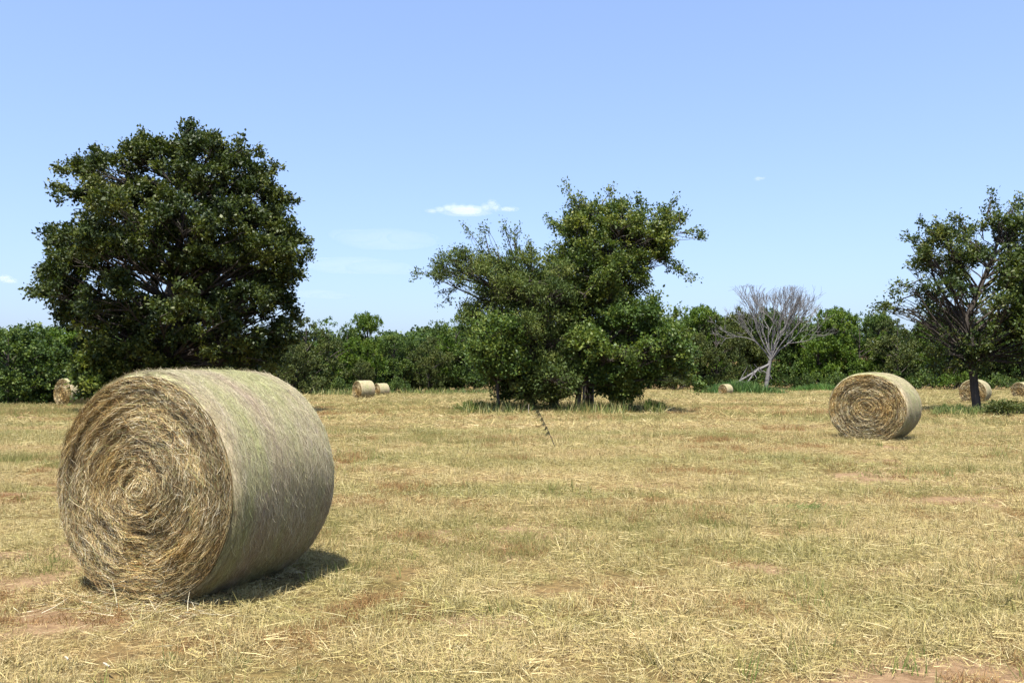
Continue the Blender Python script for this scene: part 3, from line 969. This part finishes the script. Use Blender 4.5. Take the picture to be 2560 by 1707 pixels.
# ---- woodland trees
def wood_tree_meshes(seed, width, mat, n=17000, low=.0, round_=1.15):
    """unit-height tree: crown of clumps, trunk; foliage down to the ground"""
    global rng
    keep, rng = rng, np.random.default_rng(seed)
    cs, cr = [], []
    for i in range(34):
        z = rng.uniform(low + .05, .9)
        prof = width * np.interp(z, [0, .25, .55, .8, 1], [.75, .95, 1.0, .72 * round_, .42])
        a = rng.random() * 6.283; q = prof * rng.uniform(.3, .92) ** .7
        cs.append([math.cos(a) * q, math.sin(a) * q, z]); cr.append(rng.uniform(.085, .17) * (1.1 - .35 * z))
    cs.append([0, 0, .92]); cr.append(.09)
    cs, cr = np.array(cs), np.array(cr)
    ns = n // 20
    k = rng.choice(len(cs), ns, p=cr ** 2 / (cr ** 2).sum())
    v = unit(rng.normal(size=(ns, 3))); v[:, 2] = np.abs(v[:, 2]) * 1.0 - .15
    S = cs[k] + v * (cr[k] * (.62 + .38 * rng.random(ns) ** .5))[:, None]
    D = unit(v + np.array([0, 0, .3]) + rng.normal(size=S.shape) * .4)
    ct = (rng.normal(size=len(cs)) * .12)[k]
    crown = leaf_mesh('crown', S, D, 20, .016, .03, .0245, .0165, mat, 0, .45 + ct, 1.1)
    ch = [(curve((0, 0, -.03), (0, 0, .85), 7, wob=.02, up=0), np.linspace(.022, .006, 7))]
    for c in cs:
        ch.append((curve((0, 0, max(.12, c[2] - .18)), c, 4, wob=.05, up=.1), np.linspace(.008, .002, 4)))
    V, Q = tubes(ch, 4)
    trunk = mesh('trunk', V, Q, smooth=True, mat=M['bark'])
    rng = keep
    return crown, trunk


WT = {'g': [wood_tree_meshes(101, .36, M['leaf_wood']), wood_tree_meshes(102, .44, M['leaf_wood']), wood_tree_meshes(103, .30, M['leaf_wood'])],
      'o': [wood_tree_meshes(104, .38, M['leaf_wood_olive']), wood_tree_meshes(105, .46, M['leaf_wood_olive'])],
      'b': [wood_tree_meshes(106, .36, M['leaf_wood_bright']), wood_tree_meshes(107, .44, M['leaf_wood_bright'])]}
wcount = {'g': 0, 'o': 0, 'b': 0}


def wood_tree(px, d, top, kind, wide, label, name='woodland_tree', group='trees along the edge of the wood'):
    x = (px - 1280) / F_PX * d
    z0 = float(ground_z(x, d))
    h = at(px, top, d)[2] - z0
    e = empty(name, (x, d, z0), rng.random() * 6.283)
    e.scale = (h * wide, h * wide, h)
    crown, trunk = WT[kind][wcount[kind] % len(WT[kind])]
    wcount[kind] += 1
    obj('crown', crown, e); obj('trunk', trunk, e)
    tag(e, label, 'tree', group)
    return e


WOOD = [
    (-60, 58, 820, 'g', 1.0, 'dark green wood tree cut by the left edge of the photo'),
    (20, 62, 822, 'g', 1.1, 'leftmost full tree of the wood, left of the far left bale'),
    (95, 66, 812, 'g', 1.0, 'second tree of the wood from the left, above the far left bale'),
    (165, 70, 815, 'b', 1.0, 'green tree tucked under the left branches of the huge tree'),
    (235, 72, 835, 'o', 1.1, 'olive tree seen behind the lower left leaves of the huge tree'),
    (320, 76, 850, 'g', 1.1, 'shaded wood tree behind the left half of the nearest bale'),
    (410, 80, 850, 'o', 1.1, 'shaded wood tree behind the trunk of the huge tree'),
    (500, 84, 850, 'g', 1.1, 'shaded wood tree behind the top of the nearest bale'),
    (590, 88, 845, 'o', 1.1, 'shaded olive tree behind the right half of the nearest bale'),
    (672, 90, 850, 'o', 1.0, 'olive tree at the right foot of the huge tree'),
    (735, 93, 848, 'o', .8, 'low olive bushy tree just right of the nearest bale'),
    (765, 104, 797, 'o', 1.0, 'tall olive tree right of the huge tree, with a bright neighbour'),
    (822, 112, 797, 'b', .9, 'bright green treetop between the huge tree and the tall pointed tree'),
    (868, 114, 812, 'g', .7, 'small dark tree behind the pair of bales'),
    (917, 118, 783, 'b', .62, 'tall rounded tree rising above the wood behind the pair of bales'),
    (905, 106, 900, 'o', .8, 'small yellowish bush tree directly above the pair of bales'),
    (985, 124, 838, 'g', .9, 'first dark tree right of the tall rounded tree'),
    (1035, 128, 850, 'g', .9, 'second dark tree right of the tall rounded tree'),
    (1072, 125, 845, 'o', .85, 'olive tree with a short bare trunk standing out in the field'),
    (1085, 138, 805, 'g', .8, 'tree behind the olive tree with the short bare trunk'),
    (1140, 132, 790, 'b', .8, 'bright green tree left of the centre group'),
    (1185, 128, 775, 'g', .75, 'dark narrow tree touching the left side of the centre group'),
    (1250, 138, 820, 'o', 1.0, 'wood tree seen behind the left foot of the centre group'),
    (1330, 144, 830, 'g', 1.0, 'wood tree hidden behind the cedar of the centre group'),
    (1430, 146, 830, 'o', 1.0, 'wood tree behind the trunks of the centre group'),
    (1530, 148, 820, 'g', 1.0, 'wood tree behind the low bright tree of the centre group'),
    (1620, 150, 800, 'g', 1.0, 'wood tree behind the right tip of the centre group'),
    (1690, 150, 812, 'o', .85, 'dull tree just right of the centre group'),
    (1757, 150, 765, 'b', .75, 'bright green tree left of the dead tree'),
    (1790, 146, 790, 'o', .8, 'olive tree behind the left twigs of the dead tree'),
    (1850, 156, 772, 'o', .8, 'olive tree left behind the dead tree trunk'),
    (1915, 158, 768, 'g', .8, 'dark rounded tree directly behind the dead tree'),
    (1985, 156, 792, 'g', .8, 'dark green tree behind the right twigs of the dead tree'),
    (2045, 154, 778, 'b', .8, 'first bright green tree right of the dead tree'),
    (2092, 156, 770, 'b', .75, 'tallest bright green tree between the dead tree and the right bale'),
    (2150, 156, 786, 'b', .85, 'bright green tree above the right bale'),
    (2200, 158, 785, 'g', .8, 'dark green tree above the right end of the right bale'),
    (2245, 150, 800, 'o', .8, 'olive tree right of the right bale'),
    (2330, 152, 800, 'b', .8, 'bright tree seen under the left branches of the forked tree'),
    (2400, 150, 800, 'o', .9, 'olive tree behind the trunk of the forked tree'),
    (2480, 152, 770, 'o', .8, 'dusty green tree right of the forked trunk'),
    (2555, 150, 770, 'g', .9, 'wood tree behind the foliage at the right edge'),
]
for w in WOOD: wood_tree(*w)

# bushes along the foot of the wood
def bush_mesh(seed, mat, n=2600):
    global rng
    keep, rng = rng, np.random.default_rng(seed)
    cs = np.stack([rng.normal(size=9) * .45, rng.normal(size=9) * .35, rng.uniform(.2, .62, 9)], -1)
    k = rng.integers(0, 9, n // 16)
    v = unit(rng.normal(size=(len(k), 3))); v[:, 2] = np.abs(v[:, 2])
    S = cs[k] + v * .32 * rng.random((len(k), 1)) ** .5 * np.array([1.2, 1.2, 1]); S[:, 2] = np.maximum(S[:, 2] - .12, .0)
    D = unit(v + np.array([0, 0, .5]))
    me = leaf_mesh('foliage', S, D, 16, .06, .12, .085, .045, mat)
    ch = [(curve((c[0] * .2, c[1] * .2, -.05), c, 4), np.linspace(.025, .008, 4)) for c in cs]
    V, Q = tubes(ch, 4)
    rng = keep
    return me, mesh('stems', V, Q, smooth=True, mat=M['bark'])


BM = [bush_mesh(201, M['leaf_wood']), bush_mesh(202, M['leaf_wood_olive']), bush_mesh(203, M['leaf_wood_bright']), bush_mesh(204, M['weed'])]


def bush(px, d, wpx, hpx, k, label, group='bushes along the foot of the wood', name='bush'):
    x = (px - 1280) / F_PX * d
    e = empty(name, (x, d, float(ground_z(x, d))), rng.random() * .6)
    s = d / F_PX
    e.scale = (wpx * s / 2, max(wpx * s / 2.4, .3), hpx * s)
    obj('foliage', BM[k][0], e); obj('stem', BM[k][1], e)
    tag(e, label, 'bush', group)


for a in [(10, 55, 80, 60, 0, 'dark low bush at the far left edge of the field'), (85, 57, 80, 55, 2, 'green low bush left of the far left bale'),
          (760, 96, 90, 60, 1, 'olive low bush at the field edge right of the nearest bale'), (840, 104, 80, 55, 0, 'dark low bush left of the pair of bales'),
          (985, 118, 80, 50, 0, 'dark low bush right of the pair of bales'), (1040, 126, 70, 40, 1, 'low bush left of the olive tree with bare trunk'),
          (1120, 130, 80, 45, 0, 'low dark bush left of the centre group'), (1690, 146, 90, 50, 1, 'low dull bush right of the centre group'),
          (1760, 144, 70, 45, 0, 'dark low bush behind the tiny distant bale'), (2000, 146, 90, 50, 0, 'dark low bush right of the dead tree trunk'),
          (2080, 146, 90, 55, 0, 'dark low bush left of the right bale'), (2160, 146, 90, 60, 2, 'green low bush behind the top of the right bale'),
          (2290, 146, 110, 60, 0, 'dark low bush right of the right bale'), (2370, 146, 100, 60, 2, 'green low bush left of the forked trunk'),
          (2470, 146, 100, 50, 0, 'dark low bush right of the forked trunk'), (2550, 140, 90, 45, 0, 'dark low bush at the right edge of the wood')]:
    bush(*a)


# ---- far wood on the rise: one mass
def far_wood():
    S, D = [], []
    n = 330
    px = rng.uniform(-250, 2800, n); d = rng.uniform(190, 330, n)
    top = np.interp(px, [-250, 0, 400, 900, 1000, 1200, 1700, 2200, 2300, 2800], [832, 832, 850, 850, 838, 820, 805, 808, 808, 800]) + rng.normal(size=n) * 7
    for p, dd, t in zip(px, d, top):
        c = at(p, t, dd); c[2] -= 2.2
        if 2225 < p < 2300 or 2465 < p < 2520:
            c = at(p, 850, dd); c[2] -= 2
        for j in range(4):
            m = 70
            q = c + rng.normal(size=3) * np.array([2.6, 2.6, .3]) - np.array([0, 0, j * 2.4])
            v = unit(rng.normal(size=(m, 3))); v[:, 2] = np.abs(v[:, 2])
            S.append(q + v * np.array([3, 3, 2.2]) * rng.random((m, 1)) ** .4); D.append(v)
    S, D = np.concatenate(S), np.concatenate(D)
    o = obj('far_woodland', leaf_mesh('far_woodland', S, D, 4, .55, .6, .75, .5, M['leaf_wood']))
    tag(o, 'distant dark green wood on the rise behind the front trees', 'wood', kind='stuff')


far_wood()


def understorey():
    px = rng.uniform(-150, 2750, 1500)
    d = np.interp(px, [-150, 0, 300, 700, 900, 1100, 1500, 2750], [60, 63, 74, 96, 115, 138, 150, 151]) + rng.uniform(1, 9, 1500)
    x = (px - 1280) / F_PX * d
    c = np.stack([x, d, ground_z(x, d) + rng.uniform(.2, 2.6, 1500) * d / 110], -1)
    c = c[~((px > 2468) & (px < 2522))]
    v = unit(rng.normal(size=(len(c) * 14, 3))); v[:, 2] = np.abs(v[:, 2])
    S = np.repeat(c, 14, 0) + v * np.array([1.1, 1.1, .7])
    o = obj('understorey', leaf_mesh('understorey', S, v, 6, .3, .3, .34, .22, M['leaf_wood']))
    tag(o, 'dark tangled undergrowth filling the wood below the front trees', 'undergrowth', kind='stuff')


understorey()


# ---- undergrowth, weeds and small things
def weed_mass(name, label, spots, mat):
    V, Q, C, o = [], [], [], 0
    for px0, px1, d0, d1, n, h, w, g in spots:
        p = rng.uniform(px0, px1, n); d = rng.uniform(d0, d1, n)
        x = (p - 1280) / F_PX * d
        kk = fbm(x * .8, d * .8, 61, 2) > .36
        x, d = x[kk], d[kk]; m = len(x)
        P = np.stack([x, d, ground_z(x, d) - .02], -1)
        D = unit(np.stack([rng.normal(size=m) * .3, rng.normal(size=m) * .3, np.ones(m)], -1))
        c = np.where((rng.random(m) < g)[:, None], pal(PAL_GREEN, m) * .75, pal(PAL_DRY, m) * np.array([.8, .85, .7]))
        v, q, cc = ribbons(P, D, h * (.3 + .9 * rng.random(m) ** 1.5), np.full(m, w), c, .4)
        V.append(v); Q.append(q + o); C.append(cc); o += len(v)
    ob = obj(name, mesh(name, np.concatenate(V), np.concatenate(Q), attrs={'col': np.concatenate(C)}, mat=mat))
    tag(ob, label, 'weeds', kind='stuff')


weed_mass('tree_foot_weeds', 'tall green and straw coloured weeds round the feet of the field trees',
          [(1155, 1660, 32.5, 38, 9000, .55, .02, .6), (2330, 2640, 30.5, 34, 6000, .35, .03, .95), (280, 620, 31, 36, 4000, .5, .02, .7)], M['straw'])
weed_mass('verge_grass', 'rank green grass along the foot of the wood',
          [(-100, 330, 50, 56, 4000, .7, .05, .8), (640, 900, 92, 100, 3000, .9, .07, .8), (900, 1250, 112, 124, 4000, .9, .08, .8),
           (1640, 2700, 143, 149, 3200, .55, .09, .35)], M['straw'])


def blade_clump(name, label, px, d, wx, wy, n, h, w, lean, palette, cat='grass clump', shade=1.0):
    x0 = (px - 1280) / F_PX * d
    m = n
    x = rng.normal(size=m) * wx * .4; y = rng.normal(size=m) * wy * .4
    P = np.stack([x, y, ground_z(x0 + x, d + y) - float(ground_z(x0, d)) - .02], -1)
    D = unit(np.stack([rng.normal(size=m) * .3 + lean, rng.normal(size=m) * .3, np.ones(m)], -1))
    V, Q, C = ribbons(P, D, h * (.4 + .8 * rng.random(m)) * (1 - .5 * np.minimum(np.abs(x) / wx, 1)), np.full(m, w), pal(palette, m) * shade, .35)
    o = obj(name, mesh(name, V, Q, attrs={'col': C}, mat=M['straw']), loc=(x0, d, float(ground_z(x0, d))))
    return tag(o, label, cat)


blade_clump('grass_clump', 'deep green clump of tall grass below the dead tree', 1850, 118, 6.2, 3.0, 4500, 1.9, .08, .0, PAL_GREEN * np.array([.42, .62, .5]))
blade_clump('grass_clump', 'small deep green grass clump right of the dead tree', 2050, 138, 6, 3.0, 2200, 1.3, .1, .0, PAL_GREEN * np.array([.5, .75, .5]))
blade_clump('grass_swath', 'flattened strip of green grass lying in the stubble at lower right', 1972, 9.0, .95, .16, 900, .16, .006, 1.7, PAL_GREEN * np.array([.6, .85, .7]))

# leaning seed stalk
sx, sd_ = (1392 - 1280) / F_PX * 15.9, 15.9
st = empty('weed_stalk', (sx, sd_, float(ground_z(sx, sd_))))
q = curve((0, 0, -.03), (-.36, 0, .76), 10, wob=.0, up=.12)
V, Q = tubes([(q, np.linspace(.008, .005, 10))], 5)
obj('stem', mesh('stem', V, Q, smooth=True, mat=M['bark']), st)
n = 170
b = q[rng.integers(4, 10, n)] + rng.normal(size=(n, 3)) * .008
V, Q, C = ribbons(b, unit(np.stack([rng.normal(size=n) * .4 - .3, rng.normal(size=n) * .3, -np.ones(n)], -1)), .04 + .07 * rng.random(n), np.full(n, .011), pal(np.array([[.09, .07, .03], [.12, .10, .045], [.07, .075, .028]]), n))
obj('seed_head', mesh('seed_head', V, Q, attrs={'col': C}, mat=M['straw']), st)
tag(st, 'dark leaning weed stalk with drooping seeds alone in mid field', 'weed stalk')


def stem(name, px, d, h, lean, r, col, label):
    x = (px - 1280) / F_PX * d
    V, Q = tubes([(curve((0, 0, -.03), (lean * h, 0, h), 6, wob=.02, up=0), np.linspace(r, r * .5, 6))], 5)
    o = obj(name, mesh(name, V, Q, smooth=True, attrs={'col': np.tile(col, (len(V), 1))}, mat=M['straw']), loc=(x, d, float(ground_z(x, d))))
    tag(o, label, 'stem')


stem('dry_stem', 1321, 31.5, .42, .03, .014, (.45, .41, .32), 'pale upright dry stem in front of the centre trees')
stem('dry_stem', 809, 48, .75, -.05, .014, (.11, .09, .05), 'thin dark upright stem in the field below the pair of bales')


def straw_piece(px, py, L, az, label):
    d = CAM_H * F_PX / (py - HORIZON)
    x = (px - 1280) / F_PX * d
    V, Q = tubes([(curve((-L / 2, 0, .0), (L / 2, 0, .01), 5, wob=.03, up=.05), np.array([.004, .005, .005, .005, .004]))], 6)
    o = obj('straw_stalk', mesh('straw_stalk', V, Q, smooth=True, attrs={'col': np.tile((.42, .37, .27), (len(V), 1))}, mat=M['straw']), loc=(x, d, float(ground_z(x, d)) + .06))
    o.rotation_euler = (0, 0.08, az)
    tag(o, label, 'straw', 'pale stalks lying on the stubble')


straw_piece(180, 1662, .07, -.9, 'short white stalk on the stubble near the lower left corner')
straw_piece(279, 1682, .08, -.8, 'white stalk lying at the bottom edge below the nearest bale')
straw_piece(384, 1442, .09, -1.0, 'pale stalk poking from the foot of the nearest bale')


# low brush by the forked tree
bush(2520, 31, 160, 55, 1, 'dark low brush beside the forked trunk at the right edge', None, 'brush')
bush(2385, 33, 60, 30, 0, 'small dark sprig left of the foot of the forked trunk', None, 'brush')
bush(1190, 34, 90, 40, 3, 'low green weeds left of the centre group', None, 'brush')
bush(1630, 34, 50, 45, 3, 'spindly green weeds right of the centre group', None, 'brush')


# ------------------------------------------------------------------ clouds
def cloud_mat(name, density):
    m = bpy.data.materials.new(name)
    m.use_nodes = True
    n, l = m.node_tree.nodes, m.node_tree.links
    n.clear()
    out = n.new('ShaderNodeOutputMaterial')
    v = n.new('ShaderNodeVolumePrincipled')
    v.inputs['Color'].default_value = (1, 1, 1, 1)
    v.inputs['Density'].default_value = density
    v.inputs['Anisotropy'].default_value = .0
    l.new(v.outputs[0], out.inputs['Volume'])
    return m


M['cloud'] = cloud_mat('cloud_vapour', .008)
M['veil'] = cloud_mat('cloud_veil', .0035)
M['wisp'] = cloud_mat('thin_cloud_vapour', .0005)


def puff_mesh(name, puffs, s, size, mat, seed):
    import bmesh
    bm = bmesh.new()
    for i, (u, v, r, fl) in enumerate(puffs):
        ret = bmesh.ops.create_icosphere(bm, subdivisions=4, radius=1.0)
        co = np.array([w.co for w in ret['verts']])
        k = 1 + .55 * (fbm(co[:, 0] * 2.2 + u + 40, co[:, 2] * 2.2 + co[:, 1] * 1.3 + 40 + seed, 5, 4) - .5)
        for w, c, q in zip(ret['verts'], co, k):
            w.co = Vector((c[0] * r * s * size * q + u * s, c[1] * r * s * size * q, c[2] * r * s * fl * size * q + v * s))
    me = bpy.data.meshes.new(name); bm.to_mesh(me); bm.free()
    me.materials.append(mat)
    return me


def cloud(px, py, d, puffs, label, wisp=False):
    c = at(px, py, d)
    s = d / F_PX
    if wisp:
        o = obj('cloud', puff_mesh('cloud', puffs, s, 1.0, M['wisp'], 3), loc=tuple(c))
    else:
        o = empty('cloud', tuple(c))
        obj('core', puff_mesh('core', puffs, s, .72, M['cloud'], 1), o)
        obj('veil', puff_mesh('veil', puffs, s, 1.12, M['veil'], 2), o)
    tag(o, label, 'cloud', 'small white clouds in the sky')


pf = [(-80, -7, 16, .3), (-60, -3, 16, .45), (-40, 1, 16, .55), (-25, 3, 14, .7), (-5, 1, 16, .55), (15, 1, 14, .6), (35, -2, 15, .4), (55, 3, 14, .7), (70, 9, 15, .85), (80, 1, 14, .6), (0, -7, 60, .11), (110, -2, 26, .15)]
cloud(1160, 521, 2600, pf, 'small puffy white cloud above the gap between the big trees')
cloud(1895, 447, 2600, [(0, 0, 10, .5), (10, 1, 8, .4)], 'tiny faint cloud high on the right side of the sky')
cloud(10, 697, 2600, [(0, 0, 18, .5), (14, -5, 18, .35)], 'small pale cloud at the left edge above the wood')
cloud(960, 600, 3000, [(0, 0, 120, .16), (-70, 10, 70, .2), (70, 5, 70, .18)], 'faint pink white streak of cloud below the puffy cloud', True)
cloud(880, 665, 3000, [(0, 0, 120, .13), (80, -6, 90, .12), (-60, 8, 60, .2)], 'faint low streak of cloud right of the huge tree', True)
cloud(790, 735, 3000, [(0, 0, 60, .16), (40, -5, 50, .15)], 'faint small streak of cloud low beside the huge tree', True)
